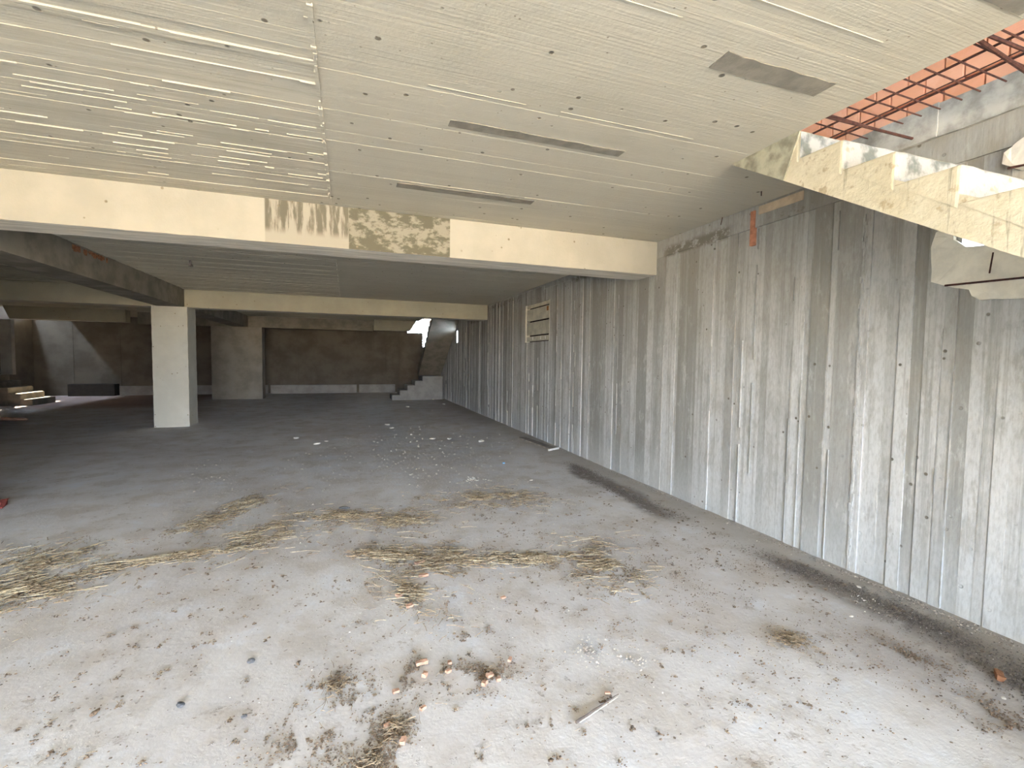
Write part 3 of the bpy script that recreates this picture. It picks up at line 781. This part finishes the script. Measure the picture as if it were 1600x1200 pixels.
chips = [
 (.50,3.39,.10,.05,.014,.4,'largest flat orange brick piece on the central straw pile'),
 (.49,3.17,.08,.035,.018,.0,'orange brick piece just below the largest one on the straw'),
 (.31,2.95,.07,.03,.014,.6,'orange brick sliver at the lower left of the central straw pile'),
 (.35,2.80,.05,.03,.014,.2,'orange brick sliver at the bottom tip of the central straw'),
 (.34,2.24,.07,.03,.02,.0,'orange brick piece at the top of the bottom dirt band'),
 (.34,2.15,.035,.03,.02,1.0,'small brick piece just below the top piece of the bottom band'),
 (.45,2.14,.03,.02,.015,.5,'small brick bit left of middle in the bottom dirt band'),
 (.47,2.20,.028,.02,.015,1.5,'tiny brick bit in the middle of the bottom dirt band'),
 (.63,2.05,.04,.025,.016,.3,'brick piece at the right end of the bottom dirt band'),
 (.59,2.00,.035,.025,.02,.8,'pale brick piece below the right end of the bottom dirt band'),
 (.66,2.01,.025,.02,.016,.1,'smallest brick bit at the right end of the bottom dirt band'),
 (.76,2.13,.03,.02,.015,.9,'brick bit lying alone right of the bottom dirt band'),
 (.20,2.08,.035,.02,.014,.2,'pale chip at the left end of the bottom dirt band'),
 (.30,1.94,.03,.018,.012,.4,'brick chip at the tip of the long stem at the bottom'),
 (.15,1.89,.035,.02,.015,.3,'brick chip in the litter near the bottom edge'),
 (.20,1.79,.03,.025,.018,1.2,'brown chip low in the litter near the bottom edge'),
 (.92,2.72,.035,.02,.012,.2,'small orange chip alone right of the central straw pile'),
 (1.10,1.77,.03,.012,.01,-.4,'reddish chip beside the wooden stick'),
]
for c in chips: chip(*c, grp=None)
chip(-7.0, 13.5, .5, .22, .06, .3, 'flat orange brick slab lying far left on the dark floor', grp=None)
chip(-3.28, 5.9, .28, .22, .07, .2, 'dark red lump on the floor at the left edge', plain('dark_red_clay', (.20, .05, .04), .2, 9), 'brick', grp=None)
chip(2.95, 1.27, .075, .035, .03, .6, 'rusty brown block at the right edge on the black dirt', plain('rust_brown', (.22, .10, .05), .3, 20), 'debris', 'brown_block', grp=None)
stones = [
 (2.30,8.16,.07,'large flat white stone piece near the middle distance'),(1.80,8.58,.05,'white stone in the middle distance left of the largest'),
 (1.50,8.66,.045,'leftmost white stone of the three in the middle distance'),(.85,10.76,.06,'white stone far back near centre'),
 (.91,10.24,.05,'white stone just in front of the far centre one'),(-.88,9.38,.06,'pale upright stone left of centre behind the straw'),
 (-.49,8.66,.06,'pale flat stone below the upright one left of centre'),(2.97,17.0,.05,'small white stone at the foot of the back steps'),
 (1.76,14.57,.06,'small white stone on the dark floor in front of the back steps'),(3.0,15.2,.06,'small white stone near the far end of the right wall'),
 (2.82,1.88,.012,'tiny white pebble left of the black dirt strip'),(3.24,2.12,.016,'white pebble on the black dirt strip by the wall'),
 (2.79,1.18,.012,'tiny white pebble near the brown block at right'),(2.16,5.35,.02,'pale pebble left of the black dirt patch'),
 (-.35,8.9,.03,'little pale stone right of the flat one left of centre'),
]
for x, y, s, lab in stones: rock('pebble', x, y, s*.75, M_STONE, lab, 'stone', flat=.4, el=1.5)
crumbs('plaster_flakes', [(1.5,5.62,.19,.12,0)], 90, .008, .024, M_STONE, 'heap of white plaster flakes behind the middle straw', 'plaster', flat=.25)
crumbs('plaster_flakes', [(.78,6.05,.15,.07,0)], 24, .008, .028, M_STONE, 'few pale plaster flakes left of the flake heap', 'plaster', flat=.2)
crumbs('pale_crumbs', [(1.2,9.2,1.8,1.6,0)], 60, .008, .024, M_STONE, 'tiny pale crumbs strewn over the middle distance floor', 'debris', flat=.4)
crumbs('pale_crumbs', [(.8,2.6,2.3,1.6,0)], 260, .0015, .0045, M_STONE, 'tiny pale specks strewn over the near floor', 'debris', flat=.5)
crumbs('pale_crumbs', [(3.1,2.0,.2,1.3,0)], 120, .002, .007, M_STONE, 'pale specks on the black dirt strip by the wall', 'debris', flat=.5)
def cap(x, y, s, lab):
    bm = bmesh.new(); bmesh.ops.create_cone(bm, cap_ends=True, segments=14, radius1=s, radius2=s*.9, depth=s*.7)
    bmesh.ops.bevel(bm, geom=list(bm.edges), offset=s*.08, segments=1, affect='EDGES')
    o = obj('bottle_cap', bm, M_BLUE); o.location = (x, y, s*.35); tag(o, lab, 'cap')
cap(2.13, 6.35, .022, 'light blue bottle cap on the floor past the straw')
rock('grey_stone', -.03, 4.86, .035, M_DGREY, 'blue-grey stone at the top of the centre left straw', 'stone', flat=.4, el=1.5)
rock('grey_stone', -.45, 2.52, .018, M_DGREY, 'blue-grey stone alone on the bare floor at left', 'stone')
rock('grey_stone', -.68, 2.29, .014, M_DGREY, 'small grey stone low left on the bare floor', 'stone', el=1.6)
rock('grey_stone', -.41, 2.13, .012, M_DGREY, 'little blue-grey stone above the bottom edge left', 'stone')
rock('dirt_clod', -1.0, 2.35, .013, M_LITTER, 'brown clod far left near the bottom edge', 'clod', el=1.8)
# wooden stick with its dark underside
e = empty('wooden_stick', (1.015, 1.705, 0)); tag(e, 'grey splintered wooden stick lying at bottom centre right', 'stick')
def stick(L, r, mat, nm, dx, dy):
    bm = bmesh.new(); bmesh.ops.create_cone(bm, cap_ends=True, segments=6, radius1=r, radius2=r*.35, depth=L)
    bmesh.ops.subdivide_edges(bm, edges=[ed for ed in bm.edges if ed.calc_length() > L*.5], cuts=9)
    for v in bm.verts: v.co += Vector((noise.noise(v.co*22), noise.noise(v.co*22+Vector((9,0,0))), 0))*r*.7
    o = obj(nm, bm, mat, e); o.location = (dx, dy, r*.8); o.rotation_euler = Vector((.27, .09, .0)).to_track_quat('Z', 'Y').to_euler()
stick(.27, .0065, M_WOOD, 'stick_body', 0, 0)
stick(.24, .0022, M_PATCHW, 'split_edge', .0015, -.006)
crumbs('dirt_crumbs', [(1.04,1.73,.15,.02,D(20))], 160, .002, .006, M_LITTER, 'brown crumbs lying along the wooden stick', 'debris')
# plank by the wall
e = empty('old_plank', (3.2, 7.7, 0)); tag(e, 'flat dusty board lying by the right wall below the boarded window', 'plank')
bm = bmesh.new(); add_box(bm, -.07, .07, -.6, .6, 0, .025); o = obj('board', bm, plain('dusty_board', (.27, .24, .205), .25, 12), e); o.rotation_euler = (0, 0, D(6))
bm = bmesh.new(); add_box(bm, -.01, .01, -.13, .13, .0, .03); o = obj('splint', bm, M_STONE, e); o.location = (.05, -.62, 0); o.rotation_euler = (0, 0, D(-65)); o['label'] = 'pale splinter of the board'
